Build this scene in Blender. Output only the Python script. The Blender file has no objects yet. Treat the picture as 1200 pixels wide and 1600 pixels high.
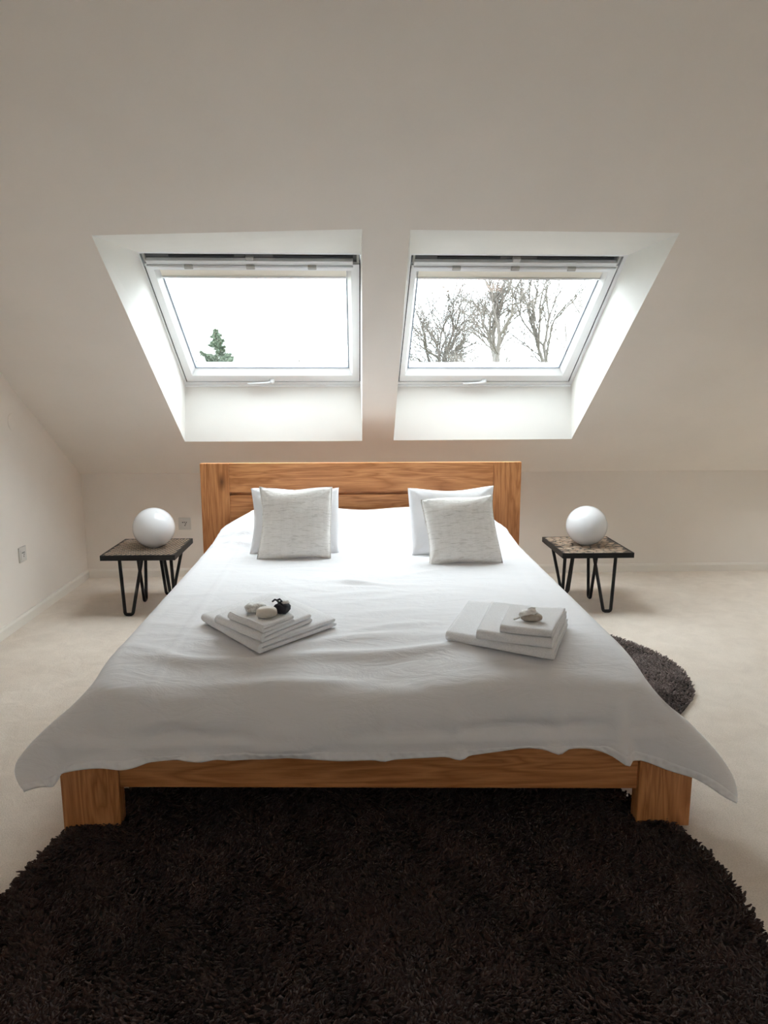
import bpy, bmesh, math, random
import numpy as np
from mathutils import Vector, Matrix, noise

scene = bpy.context.scene
C = scene.collection
PI = math.pi
R = math.radians

# ------------------------------------------------------------------ camera
cam_data = bpy.data.cameras.new('camera')
cam_data.sensor_fit = 'HORIZONTAL'
cam_data.sensor_width = 36.0
cam_data.lens = 36.0 * 1127.0 / 1200.0
cam_data.clip_start = 0.05
cam_data.clip_end = 500
cam = bpy.data.objects.new('camera', cam_data)
C.objects.link(cam)
scene.camera = cam
YAW, PITCH, ROLL = 0.0395, 0.1712, -0.0009
_f = Vector((math.sin(YAW) * math.cos(PITCH), math.cos(YAW) * math.cos(PITCH), -math.sin(PITCH)))
_r = Vector((math.cos(YAW), -math.sin(YAW), 0))
_u = _r.cross(_f)
_r2 = _r * math.cos(ROLL) + _u * math.sin(ROLL)
_u2 = -_r * math.sin(ROLL) + _u * math.cos(ROLL)
cam.matrix_world = Matrix(((_r2.x, _u2.x, -_f.x, 0), (_r2.y, _u2.y, -_f.y, 0), (_r2.z, _u2.z, -_f.z, 1.36), (0, 0, 0, 1)))

# ------------------------------------------------------------------ sky and exposure
SKY = 12.0
world = bpy.data.worlds.new('overcast_sky')
scene.world = world
world.use_nodes = True
wn = world.node_tree.nodes; wl = world.node_tree.links
wn.clear()
bg = wn.new('ShaderNodeBackground'); wo = wn.new('ShaderNodeOutputWorld')
tc = wn.new('ShaderNodeTexCoord'); sep = wn.new('ShaderNodeSeparateXYZ'); rp = wn.new('ShaderNodeValToRGB')
wl.new(tc.outputs['Generated'], sep.inputs[0]); wl.new(sep.outputs['Z'], rp.inputs[0])
# plain overcast sky: a little dimmer towards the horizon, the same all the way round
rp.color_ramp.elements[0].position = 0.0; rp.color_ramp.elements[0].color = (0.72, 0.78, 0.84, 1)
rp.color_ramp.elements[1].position = 0.7; rp.color_ramp.elements[1].color = (0.90, 0.955, 1.0, 1)
wl.new(rp.outputs[0], bg.inputs['Color']); bg.inputs['Strength'].default_value = SKY
wl.new(bg.outputs[0], wo.inputs[0])

scene.view_settings.view_transform = 'Standard'
scene.view_settings.look = 'None'
scene.view_settings.gamma = 1.0
scene.view_settings.use_curve_mapping = False
scene.view_settings.exposure = 0.18
scene.cycles.max_bounces = 16
scene.cycles.diffuse_bounces = 10
scene.cycles.transparent_max_bounces = 12
scene.cycles.caustics_reflective = False
scene.cycles.caustics_refractive = False

# ------------------------------------------------------------------ room dimensions
XW, XR, YB, YF = -1.946, 5.2, 5.1667, -2.6     # left wall, right wall, knee wall, wall behind the camera
ZK, T = 0.7558, 0.6507                          # knee wall height, slope of the roof
ZC = 2.95                                       # flat ceiling behind
def sl(y, dz=0.0): return ZK + dz + T * (YB - y)
YC = YB - (ZC - ZK) / T
LEN = math.hypot(1, T)
CA = 1 / LEN; SA = T / LEN

# ------------------------------------------------------------------ helpers
def new_mat(name, col, rough=0.6, spec=0.4, metal=0.0):
    m = bpy.data.materials.new(name); m.use_nodes = True
    b = m.node_tree.nodes['Principled BSDF']
    b.inputs['Base Color'].default_value = (*col, 1)
    b.inputs['Roughness'].default_value = rough
    b.inputs['Specular IOR Level'].default_value = spec
    b.inputs['Metallic'].default_value = metal
    return m, m.node_tree.nodes, m.node_tree.links, b

def tex_coord(n, l, scale=(1, 1, 1), rot=(0, 0, 0), kind='Object'):
    t = n.new('ShaderNodeTexCoord'); mp = n.new('ShaderNodeMapping')
    mp.inputs['Scale'].default_value = scale; mp.inputs['Rotation'].default_value = rot
    l.new(t.outputs[kind], mp.inputs[0]); return mp.outputs[0]

def add_noise(n, l, vec, scale, detail=4, rough=0.55, dist=0.0):
    t = n.new('ShaderNodeTexNoise'); t.inputs['Scale'].default_value = scale
    t.inputs['Detail'].default_value = detail; t.inputs['Roughness'].default_value = rough
    t.inputs['Distortion'].default_value = dist
    l.new(vec, t.inputs['Vector']); return t.outputs['Fac']

def ramp(n, l, fac, stops):
    r = n.new('ShaderNodeValToRGB'); e = r.color_ramp.elements
    e[0].position = stops[0][0]; e[0].color = (*stops[0][1], 1)
    e[1].position = stops[-1][0]; e[1].color = (*stops[-1][1], 1)
    for p, c in stops[1:-1]:
        q = e.new(p); q.color = (*c, 1)
    l.new(fac, r.inputs[0]); return r.outputs[0]

def bump(n, l, b, h, strength, dist=0.01, prev=None):
    k = n.new('ShaderNodeBump'); k.inputs['Strength'].default_value = strength; k.inputs['Distance'].default_value = dist
    l.new(h, k.inputs['Height'])
    if prev is not None: l.new(prev, k.inputs['Normal'])
    l.new(k.outputs[0], b.inputs['Normal']); return k.outputs[0]

def mix_rgb(n, l, fac, a, b_, mode='MIX'):
    m = n.new('ShaderNodeMix'); m.data_type = 'RGBA'; m.blend_type = mode
    if isinstance(fac, float): m.inputs['Factor'].default_value = fac
    else: l.new(fac, m.inputs['Factor'])
    for s, v in (('A', a), ('B', b_)):
        i = [q for q in m.inputs if q.name == s and q.type == 'RGBA'][0]
        if isinstance(v, tuple): i.default_value = (*v, 1)
        else: l.new(v, i)
    return [o for o in m.outputs if o.type == 'RGBA'][0]

# ------------------------------------------------------------------ materials
def m_plaster(name, col, rough=0.9):
    m, n, l, b = new_mat(name, col, rough, 0.2)
    v = tex_coord(n, l)
    f = add_noise(n, l, v, 2.2, 3)
    c = ramp(n, l, f, [(0.3, tuple(x * 0.975 for x in col)), (0.7, tuple(min(1, x * 1.02) for x in col))])
    l.new(c, b.inputs['Base Color'])
    bump(n, l, b, add_noise(n, l, v, 260, 3), 0.12, 0.002)
    return m
PLASTER = m_plaster('plaster_warm_white', (0.82, 0.768, 0.712))
REVEAL = m_plaster('reveal_white', (0.80, 0.79, 0.76))
TRIM = new_mat('painted_trim', (0.80, 0.76, 0.70), 0.45)[0]
PVC, n, l, b = new_mat('window_white_lacquer', (0.80, 0.81, 0.82), 0.28, 0.5)
GASKET = new_mat('black_gasket', (0.02, 0.022, 0.025), 0.6)[0]
VENTGREY = new_mat('grey_vent_metal', (0.11, 0.11, 0.11), 0.5)[0]
CLIPGREY = new_mat('grey_clip_plastic', (0.42, 0.41, 0.39), 0.5)[0]
ALU = new_mat('brushed_aluminium', (0.75, 0.76, 0.78), 0.3, 0.5, 0.85)[0]
BLIND, n, l, b = new_mat('cream_blind_fabric', (0.80, 0.75, 0.66), 0.85)
SPACER = new_mat('dark_glass_spacer', (0.22, 0.26, 0.32), 0.4, 0.5)[0]

def m_glass():
    m = bpy.data.materials.new('window_glass'); m.use_nodes = True
    n = m.node_tree.nodes; l = m.node_tree.links; n.clear()
    o = n.new('ShaderNodeOutputMaterial'); mx = n.new('ShaderNodeMixShader')
    tr = n.new('ShaderNodeBsdfTransparent'); gl = n.new('ShaderNodeBsdfGlossy')
    lw = n.new('ShaderNodeLayerWeight'); lw.inputs['Blend'].default_value = 0.5
    pw = n.new('ShaderNodeMath'); pw.operation = 'POWER'; pw.inputs[1].default_value = 4.0
    ml = n.new('ShaderNodeMath'); ml.operation = 'MULTIPLY_ADD'; ml.inputs[1].default_value = 0.6; ml.inputs[2].default_value = 0.04
    tr.inputs['Color'].default_value = (0.965, 0.985, 0.98, 1)
    gl.inputs['Roughness'].default_value = 0.02
    l.new(lw.outputs['Facing'], pw.inputs[0]); l.new(pw.outputs[0], ml.inputs[0]); l.new(ml.outputs[0], mx.inputs[0])
    l.new(tr.outputs[0], mx.inputs[1]); l.new(gl.outputs[0], mx.inputs[2])
    l.new(mx.outputs[0], o.inputs[0]); return m
GLASS = m_glass()

def m_carpet():
    m, n, l, b = new_mat('beige_carpet', (0.6, 0.53, 0.45), 0.98, 0.05)
    v = tex_coord(n, l)
    f1 = add_noise(n, l, v, 2.0, 4, 0.6, 0.4); f2 = add_noise(n, l, v, 230, 3, 0.7); f3 = add_noise(n, l, v, 9, 5, 0.65, 0.6)
    c1 = ramp(n, l, f1, [(0.3, (0.83, 0.735, 0.64)), (0.7, (0.89, 0.805, 0.715))])
    c3 = ramp(n, l, f3, [(0.3, (0.90, 0.89, 0.88)), (0.65, (1.0, 1.0, 1.0))])
    c2 = ramp(n, l, f2, [(0.25, (0.76, 0.74, 0.71)), (0.60, (1.0, 1.0, 1.0))])
    c = mix_rgb(n, l, 1.0, c1, c3, 'MULTIPLY'); c = mix_rgb(n, l, 1.0, c, c2, 'MULTIPLY')
    l.new(c, b.inputs['Base Color'])
    k = bump(n, l, b, f2, 0.7, 0.006)
    bump(n, l, b, f3, 0.35, 0.02, k)
    b.inputs['Sheen Weight'].default_value = 0.15
    return m
CARPET = m_carpet()

def m_wood(name, axis, c0, c1, c2, seed=0.0, knots=()):
    """oiled cherry-coloured wood, grain running along one axis of the object"""
    m, n, l, b = new_mat(name, c1, 0.42, 0.35)
    s = {'x': (0.9, 9, 9), 'z': (9, 9, 0.9), 'y': (9, 0.9, 9)}[axis]
    t = n.new('ShaderNodeTexCoord'); oi = n.new('ShaderNodeObjectInfo')
    va = n.new('ShaderNodeVectorMath'); va.operation = 'ADD'
    cb = n.new('ShaderNodeCombineXYZ')
    mu = n.new('ShaderNodeMath'); mu.operation = 'MULTIPLY'; mu.inputs[1].default_value = 7.3
    l.new(oi.outputs['Random'], mu.inputs[0])
    for i in range(3): l.new(mu.outputs[0], cb.inputs[i])
    l.new(t.outputs['Object'], va.inputs[0]); l.new(cb.outputs[0], va.inputs[1])
    mp = n.new('ShaderNodeMapping'); mp.inputs['Scale'].default_value = s
    l.new(va.outputs[0], mp.inputs[0]); v = mp.outputs[0]
    f = add_noise(n, l, v, 1.0, 3, 0.5, 1.1)
    mul = n.new('ShaderNodeMath'); mul.operation = 'MULTIPLY'; mul.inputs[1].default_value = 17; l.new(f, mul.inputs[0])
    fr = n.new('ShaderNodeMath'); fr.operation = 'PINGPONG'; fr.inputs[1].default_value = 1.0; l.new(mul.outputs[0], fr.inputs[0])
    base = ramp(n, l, fr.outputs[0], [(0.0, c0), (0.4, c1), (1.0, c2)])
    s2 = {'x': (5, 130, 130), 'z': (130, 130, 5), 'y': (130, 5, 130)}[axis]
    v2 = tex_coord(n, l, s2)
    f2 = add_noise(n, l, v2, 1.0, 3, 0.7)
    pores = ramp(n, l, f2, [(0.30, (0.66, 0.58, 0.52)), (0.55, (1, 1, 1))])
    c = mix_rgb(n, l, 0.75, base, pores, 'MULTIPLY')
    for (kx, ky, kz, kr) in knots:
        # a knot: dark eye where the board has one
        d = n.new('ShaderNodeVectorMath'); d.operation = 'DISTANCE'
        m2 = n.new('ShaderNodeMapping'); sq = {'x': (0.45, 1, 1), 'z': (1, 1, 0.45), 'y': (1, .45, 1)}[axis]
        m2.inputs['Scale'].default_value = sq
        l.new(t.outputs['Object'], m2.inputs[0]); l.new(m2.outputs[0], d.inputs[0])
        d.inputs[1].default_value = (kx * sq[0], ky * sq[1], kz * sq[2])
        ks = ramp(n, l, d.outputs['Value'], [(0.0, (1, 1, 1)), (kr, (0.0, 0.0, 0.0))])
        dark = tuple(x * 0.30 for x in c0)
        c = mix_rgb(n, l, ks, c, dark)
    l.new(c, b.inputs['Base Color'])
    bump(n, l, b, f2, 0.15, 0.002)
    return m
WC = ((0.41, 0.160, 0.056), (0.52, 0.22, 0.082), (0.62, 0.285, 0.115))
WOODX = m_wood('cherry_wood_long_grain', 'x', *WC, knots=((-0.41, 0, 0.26, 0.05), (0.22, 0, 0.84, 0.03), (0.55, 0, 0.79, 0.03), (-0.7, 0, 0.78, 0.02)))
WOODZ = m_wood('cherry_wood_upright_grain', 'z', *WC, knots=((-0.84, 0, 0.12, 0.035), (-0.86, 2.29, 0.8, 0.03)))
WOODY = m_wood('cherry_wood_side_grain', 'y', *WC)

def m_cloth(name, col, weave=900, wrinkle=0.0, sheen=0.1, transl=0.0):
    m, n, l, b = new_mat(name, col, 0.88, 0.12)
    v = tex_coord(n, l)
    h = add_noise(n, l, v, weave, 2, 0.5)
    k = bump(n, l, b, h, 0.15, 0.001)
    if wrinkle:
        v2 = tex_coord(n, l, (1.0, 2.2, 2.2), (0, 0, 0.15))
        k = bump(n, l, b, add_noise(n, l, v2, 5.5, 5, 0.6, 0.8), wrinkle, 0.012, k)
    b.inputs['Sheen Weight'].default_value = sheen
    if transl:
        o = [q for q in n if q.type == 'OUTPUT_MATERIAL'][0]
        tr = n.new('ShaderNodeBsdfTranslucent'); tr.inputs['Color'].default_value = (*[x * 0.95 for x in col], 1)
        mx = n.new('ShaderNodeMixShader'); mx.inputs[0].default_value = transl
        l.new(b.outputs[0], mx.inputs[1]); l.new(tr.outputs[0], mx.inputs[2]); l.new(mx.outputs[0], o.inputs[0])
    return m
SHEET = m_cloth('white_cotton_sheet', (0.77, 0.765, 0.78), 700, 0.5, 0.1, 0.06)
HEM = m_cloth('white_cotton_hem', (0.79, 0.785, 0.80), 700, 0.1, 0.1, 0.05)
PILLOWCASE = m_cloth('white_pillowcase', (0.78, 0.78, 0.80), 800, 0.25)
MATTRESS = m_cloth('mattress_ticking', (0.75, 0.74, 0.72), 600)

def m_linen():
    m, n, l, b = new_mat('crinkled_oatmeal_linen', (0.6, 0.58, 0.55), 0.92, 0.08)
    v = tex_coord(n, l, (5, 5, 34)); f = add_noise(n, l, v, 3.4, 5, 0.62, 1.4)
    v2 = tex_coord(n, l, (1, 1, 1)); f2 = add_noise(n, l, v2, 420, 2)
    v3 = tex_coord(n, l, (30, 5, 3)); f3 = add_noise(n, l, v3, 2.0, 3, 0.6, 0.3)
    c = ramp(n, l, f, [(0.34, (0.72, 0.695, 0.66)), (0.48, (0.88, 0.86, 0.83)), (0.70, (0.93, 0.91, 0.885))])
    c3 = ramp(n, l, f3, [(0.3, (0.94, 0.94, 0.94)), (0.7, (1, 1, 1))])
    l.new(mix_rgb(n, l, 1.0, c, c3, 'MULTIPLY'), b.inputs['Base Color'])
    k = bump(n, l, b, f2, 0.2, 0.001)
    bump(n, l, b, f, 0.8, 0.0035, k)
    return m
LINEN = m_linen()

def m_terry(name, col):
    m, n, l, b = new_mat(name, col, 0.96, 0.05)
    v = tex_coord(n, l); f = add_noise(n, l, v, 260, 3, 0.7); g = add_noise(n, l, v, 14, 3)
    c = ramp(n, l, f, [(0.3, tuple(x * 0.86 for x in col)), (0.6, col)])
    l.new(c, b.inputs['Base Color'])
    k = bump(n, l, b, f, 0.6, 0.004); bump(n, l, b, g, 0.3, 0.01, k)
    b.inputs['Sheen Weight'].default_value = 0.3
    return m
TERRY = m_terry('white_terry', (0.84, 0.84, 0.855))
def m_pebble(name, c0, c1, sc=30):
    m, n, l, b = new_mat(name, c0, 0.55, 0.3)
    v = tex_coord(n, l); f = add_noise(n, l, v, sc, 4, 0.6)
    l.new(ramp(n, l, f, [(0.35, c0), (0.65, c1)]), b.inputs['Base Color'])
    bump(n, l, b, add_noise(n, l, v, 180, 3), 0.3, 0.002); return m
CREAM = m_pebble('cream_soap', (0.60, 0.54, 0.46), (0.72, 0.67, 0.60))
SPECKLE = m_pebble('speckled_white_wrap', (0.55, 0.54, 0.52), (0.85, 0.85, 0.84), 160)
NAVY = m_pebble('dark_navy_fabric', (0.012, 0.014, 0.024), (0.03, 0.034, 0.05), 90)
TAUPE = m_pebble('taupe_soap', (0.36, 0.31, 0.26), (0.50, 0.44, 0.38))
WRAP = m_pebble('white_crumpled_wrap', (0.78, 0.77, 0.76), (0.90, 0.89, 0.88), 60)

OPAL, n, l, b = new_mat('white_opal_glass', (0.77, 0.775, 0.79), 0.07, 0.5)
b.inputs['Subsurface Weight'].default_value = 0.35; b.inputs['Subsurface Radius'].default_value = (0.06, 0.06, 0.06); b.inputs['Subsurface Scale'].default_value = 1.0
LAMPBASE = new_mat('white_lamp_base', (0.75, 0.75, 0.75), 0.4)[0]
BLACK, n, l, b = new_mat('black_powder_coat', (0.012, 0.012, 0.013), 0.5, 0.3)
RESIN = new_mat('dark_resin', (0.012, 0.007, 0.005), 0.35, 0.4)[0]
def m_chip(name, a, c):
    m, n, l, b = new_mat(name, a, 0.5, 0.3)
    v = tex_coord(n, l, (1, 1, 1)); f = add_noise(n, l, v, 38, 2)
    l.new(ramp(n, l, f, [(0.3, a), (0.7, c)]), b.inputs['Base Color']); return m
CHIPS = m_chip('pale_wood_chips', (0.62, 0.43, 0.29), (0.88, 0.72, 0.57))
OUTLET = new_mat('outlet_grey_white', (0.62, 0.60, 0.57), 0.4)[0]
HOLE = new_mat('outlet_socket_hole', (0.05, 0.045, 0.04), 0.6)[0]

def m_rug(name, c0, c1, sc=14):
    m, n, l, b = new_mat(name, c0, 1.0, 0.03)
    v = tex_coord(n, l); f = add_noise(n, l, v, 3.0, 3); g = add_noise(n, l, v, sc * 6, 2, 0.7)
    a = ramp(n, l, f, [(0.3, c0), (0.7, c1)])
    d = ramp(n, l, g, [(0.3, (0.6, 0.6, 0.6)), (0.65, (1.15, 1.1, 1.08))])
    l.new(mix_rgb(n, l, 1.0, a, d, 'MULTIPLY'), b.inputs['Base Color'])
    b.inputs['Sheen Weight'].default_value = 0.1
    return m
RUGPILE = m_rug('dark_brown_shag', (0.052, 0.033, 0.027), (0.084, 0.050, 0.041))
RUGBASE = m_rug('dark_brown_rug_backing', (0.012, 0.009, 0.008), (0.016, 0.011, 0.010))
RUG2PILE = m_rug('charcoal_brown_pile', (0.22, 0.185, 0.175), (0.33, 0.275, 0.26))

BARK = m_chip('grey_brown_bark', (0.065, 0.055, 0.047), (0.10, 0.087, 0.075))
NEEDLES = m_chip('green_needles', (0.070, 0.098, 0.068), (0.12, 0.15, 0.105))
GRASS = m_chip('winter_grass', (0.10, 0.13, 0.06), (0.16, 0.17, 0.09))

# ------------------------------------------------------------------ object helpers
def link_mesh(name, me, mat, parent=None, smooth=False):
    o = bpy.data.objects.new(name, me); C.objects.link(o)
    if mat: me.materials.append(mat)
    if parent is not None:
        o.parent = parent
        p = Vector((0, 0, 0)); q = parent
        while q is not None:
            p += q.location; q = q.parent
        me.transform(Matrix.Translation(-p))
    if smooth:
        me.polygons.foreach_set('use_smooth', [True] * len(me.polygons))
    return o

def obj(name, bm, mat, parent=None, smooth=False, auto=None):
    me = bpy.data.meshes.new(name)
    bmesh.ops.recalc_face_normals(bm, faces=bm.faces[:])
    bm.to_mesh(me); bm.free()
    o = link_mesh(name, me, mat, parent, smooth)
    if auto is not None and smooth:
        me.set_sharp_from_angle(angle=R(auto))
    return o

def props(o, label=None, cat=None, group=None, kind=None):
    if label: o['label'] = label
    if cat: o['category'] = cat
    if group: o['group'] = group
    if kind: o['kind'] = kind
    return o

def empty(name, loc=(0, 0, 0), rz=0.0):
    o = bpy.data.objects.new(name, None); C.objects.link(o)
    o.empty_display_size = 0.05
    o.location = loc; o.rotation_euler = (0, 0, rz); return o

def add_hexa(bm, p, bev=0.0, seg=2):
    """p: eight points, 0-3 bottom loop, 4-7 top loop"""
    vs = [bm.verts.new(q) for q in p]
    fs = [(3, 2, 1, 0), (4, 5, 6, 7), (0, 1, 5, 4), (1, 2, 6, 5), (2, 3, 7, 6), (3, 0, 4, 7)]
    faces = [bm.faces.new([vs[i] for i in f]) for f in fs]
    if bev > 0:
        edges = list({e for f in faces for e in f.edges})
        bmesh.ops.bevel(bm, geom=edges, offset=bev, segments=seg, affect='EDGES', profile=0.5)

def add_box(bm, x0, x1, y0, y1, z0, z1, bev=0.0, seg=2):
    add_hexa(bm, [(x0, y0, z0), (x1, y0, z0), (x1, y1, z0), (x0, y1, z0), (x0, y0, z1), (x1, y0, z1), (x1, y1, z1), (x0, y1, z1)], bev, seg)

def box_obj(name, mat, parent, *a, bev=0.0):
    bm = bmesh.new(); add_box(bm, *a, bev=bev); return obj(name, bm, mat, parent)

def add_tube(bm, pts, rad, n=8, caps=True):
    """tube along points; rad a number or one per point"""
    pts = [Vector(p) for p in pts]
    if not hasattr(rad, '__len__'): rad = [rad] * len(pts)
    rings = []; up = None
    for i, p in enumerate(pts):
        a = pts[max(0, i - 1)]; b = pts[min(len(pts) - 1, i + 1)]
        d = (b - a).normalized()
        if up is None:
            up = d.orthogonal().normalized()
        up = (up - d * up.dot(d)).normalized(); s = d.cross(up)
        rings.append([bm.verts.new(p + (up * math.cos(k * 2 * PI / n) + s * math.sin(k * 2 * PI / n)) * rad[i]) for k in range(n)])
    for r0, r1 in zip(rings, rings[1:]):
        for k in range(n): bm.faces.new((r0[k], r0[(k + 1) % n], r1[(k + 1) % n], r1[k]))
    if caps:
        bm.faces.new(rings[0][::-1]); bm.faces.new(rings[-1])

def mesh_np(name, verts, faces, mat, parent=None, smooth=True):
    """faces: int array (n, 3) or (n, 4)"""
    me = bpy.data.meshes.new(name); verts = np.asarray(verts, np.float32); faces = np.asarray(faces, np.int32)
    n, k = faces.shape
    me.vertices.add(len(verts)); me.vertices.foreach_set('co', verts.ravel())
    me.loops.add(n * k); me.loops.foreach_set('vertex_index', faces.ravel())
    me.polygons.add(n); me.polygons.foreach_set('loop_start', np.arange(0, n * k, k, dtype=np.int32))
    me.update(calc_edges=True)
    o = link_mesh(name, me, mat, parent)
    if smooth: me.polygons.foreach_set('use_smooth', np.ones(n, bool))
    return o

# ------------------------------------------------------------------ room shell
def struct(o, **k): return props(o, kind='structure', **k)

bm = bmesh.new(); add_box(bm, XW - 0.12, XR + 0.12, YF - 0.12, YB + 0.12, -0.2, 0.0)
struct(obj('floor', bm, CARPET), label='beige cut-pile carpet covering the attic bedroom floor')
bm = bmesh.new(); add_box(bm, XW - 0.12, XR + 0.12, YB, YB + 0.12, 0.0, ZK + 0.05)
struct(obj('wall_back', bm, PLASTER), label='low knee wall behind the bed')
def gable(name, x0, x1, label):
    bm = bmesh.new()
    prof = [(YF, 0), (YB, 0), (YB, ZK), (YC, ZC), (YF, ZC)]
    a = [bm.verts.new((x0, y, z)) for y, z in prof]; b = [bm.verts.new((x1, y, z)) for y, z in prof]
    bm.faces.new(a); bm.faces.new(b[::-1])
    for i in range(5): bm.faces.new((a[i], a[(i + 1) % 5], b[(i + 1) % 5], b[i]))
    struct(obj(name, bm, PLASTER), label=label)
gable('wall_left', XW - 0.12, XW, 'off-white gable wall on the left')
gable('wall_right', XR, XR + 0.12, 'off-white gable wall on the right')
# the wall behind the camera; its unseen window is added for fill daylight
RX0, RX1, RZ0, RZ1 = 0.4, 1.3, 1.1, 1.9
bm = bmesh.new()
add_box(bm, XW - .12, RX0, YF - .12, YF, 0, ZC); add_box(bm, RX1, XR + .12, YF - .12, YF, 0, ZC)
add_box(bm, RX0, RX1, YF - .12, YF, 0, RZ0); add_box(bm, RX0, RX1, YF - .12, YF, RZ1, ZC)
struct(obj('wall_front', bm, PLASTER), label='wall behind the viewer with an opening for the added fill window')
w3 = struct(empty('added_fill_window', (RX0, YF, RZ0)), label='unseen window added for fill light in the wall behind the viewer')
bm = bmesh.new()
for a in ((RX0, RX1, RZ0, RZ0 + .06), (RX0, RX1, RZ1 - .06, RZ1), (RX0, RX0 + .06, RZ0 + .06, RZ1 - .06), (RX1 - .06, RX1, RZ0 + .06, RZ1 - .06), ((RX0 + RX1) / 2 - .04, (RX0 + RX1) / 2 + .04, RZ0 + .06, RZ1 - .06)):
    add_box(bm, a[0], a[1], YF - .09, YF - .03, a[2], a[3])
obj('window_frame', bm, PVC, w3)
for k in range(2):
    xa = RX0 + .06 + k * ((RX1 - RX0) / 2 - .02); xb = xa + (RX1 - RX0) / 2 - .10
    box_obj('pane', GLASS, w3, xa, xb, YF - .062, YF - .058, RZ0 + .06, RZ1 - .06)

# sloping ceiling with two openings, flat ceiling behind it
O1 = [(-1.112, 3.261), (0.036, 3.222), (0.045, 4.775), (-1.114, 4.774)]       # top left, top right, bottom right, bottom left
O2 = [(0.240, 3.223), (1.409, 3.228), (1.438, 4.762), (0.252, 4.769)]
O3 = [(3.000, 3.228), (4.160, 3.228), (4.160, 4.765), (3.000, 4.765)]        # unseen roof window added further right to brighten that side
bm = bmesh.new()
cols_t = [(XW - .05, 3.24), O1[0], O1[1], O2[0], O2[1], O3[0], O3[1], (XR + .05, 3.24)]
cols_b = [(XW - .05, 4.77), O1[3], O1[2], O2[3], O2[2], O3[3], O3[2], (XR + .05, 4.77)]
xs = [XW - .05, -1.113, 0.04, 0.246, 1.42, 3.0, 4.16, XR + .05]
rows = [[(x, YC) for x in xs], cols_t, cols_b, [(x, YB + .02) for x in xs]]
V = [[bm.verts.new((x, y, sl(y))) for x, y in r] for r in rows]
for j in range(3):
    for i in range(7):
        if j == 1 and i in (1, 3, 5): continue
        bm.faces.new((V[j][i], V[j][i + 1], V[j + 1][i + 1], V[j + 1][i]))
fl = [bm.verts.new((x, YF - .05, ZC)) for x in xs]
for i in range(7): bm.faces.new((fl[i], fl[i + 1], V[0][i + 1], V[0][i]))
ceil = obj('ceiling', bm, PLASTER)
struct(ceil, label='smooth sloping attic ceiling with two skylight openings')

# baseboards with a small rounded top
def baseboard(name, a, b, nrm, label, h=0.062, t=0.014):
    a = Vector(a); b = Vector(b); nrm = Vector(nrm)
    prof = [(0, 0), (t, 0), (t, h - .014), (t * .75, h - .007), (t * .55, h), (0, h)]
    bm = bmesh.new()
    r = [[bm.verts.new(p + nrm * u + Vector((0, 0, v))) for u, v in prof] for p in (a, b)]
    n = len(prof)
    for i in range(n): bm.faces.new((r[0][i], r[0][(i + 1) % n], r[1][(i + 1) % n], r[1][i]))
    bm.faces.new(r[0]); bm.faces.new(r[1][::-1])
    struct(obj(name, bm, TRIM), label=label)
baseboard('baseboard_back', (XW, YB, 0), (XR, YB, 0), (0, -1, 0), 'low white baseboard along the knee wall')
baseboard('baseboard_left', (XW, YB, 0), (XW, YF, 0), (1, 0, 0), 'low white baseboard along the left wall')
baseboard('baseboard_right', (XR, YB, 0), (XR, YF, 0), (-1, 0, 0), 'low white baseboard along the right wall')
baseboard('baseboard_front', (XW, YF, 0), (XR, YF, 0), (0, 1, 0), 'low white baseboard behind the viewer')

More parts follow.
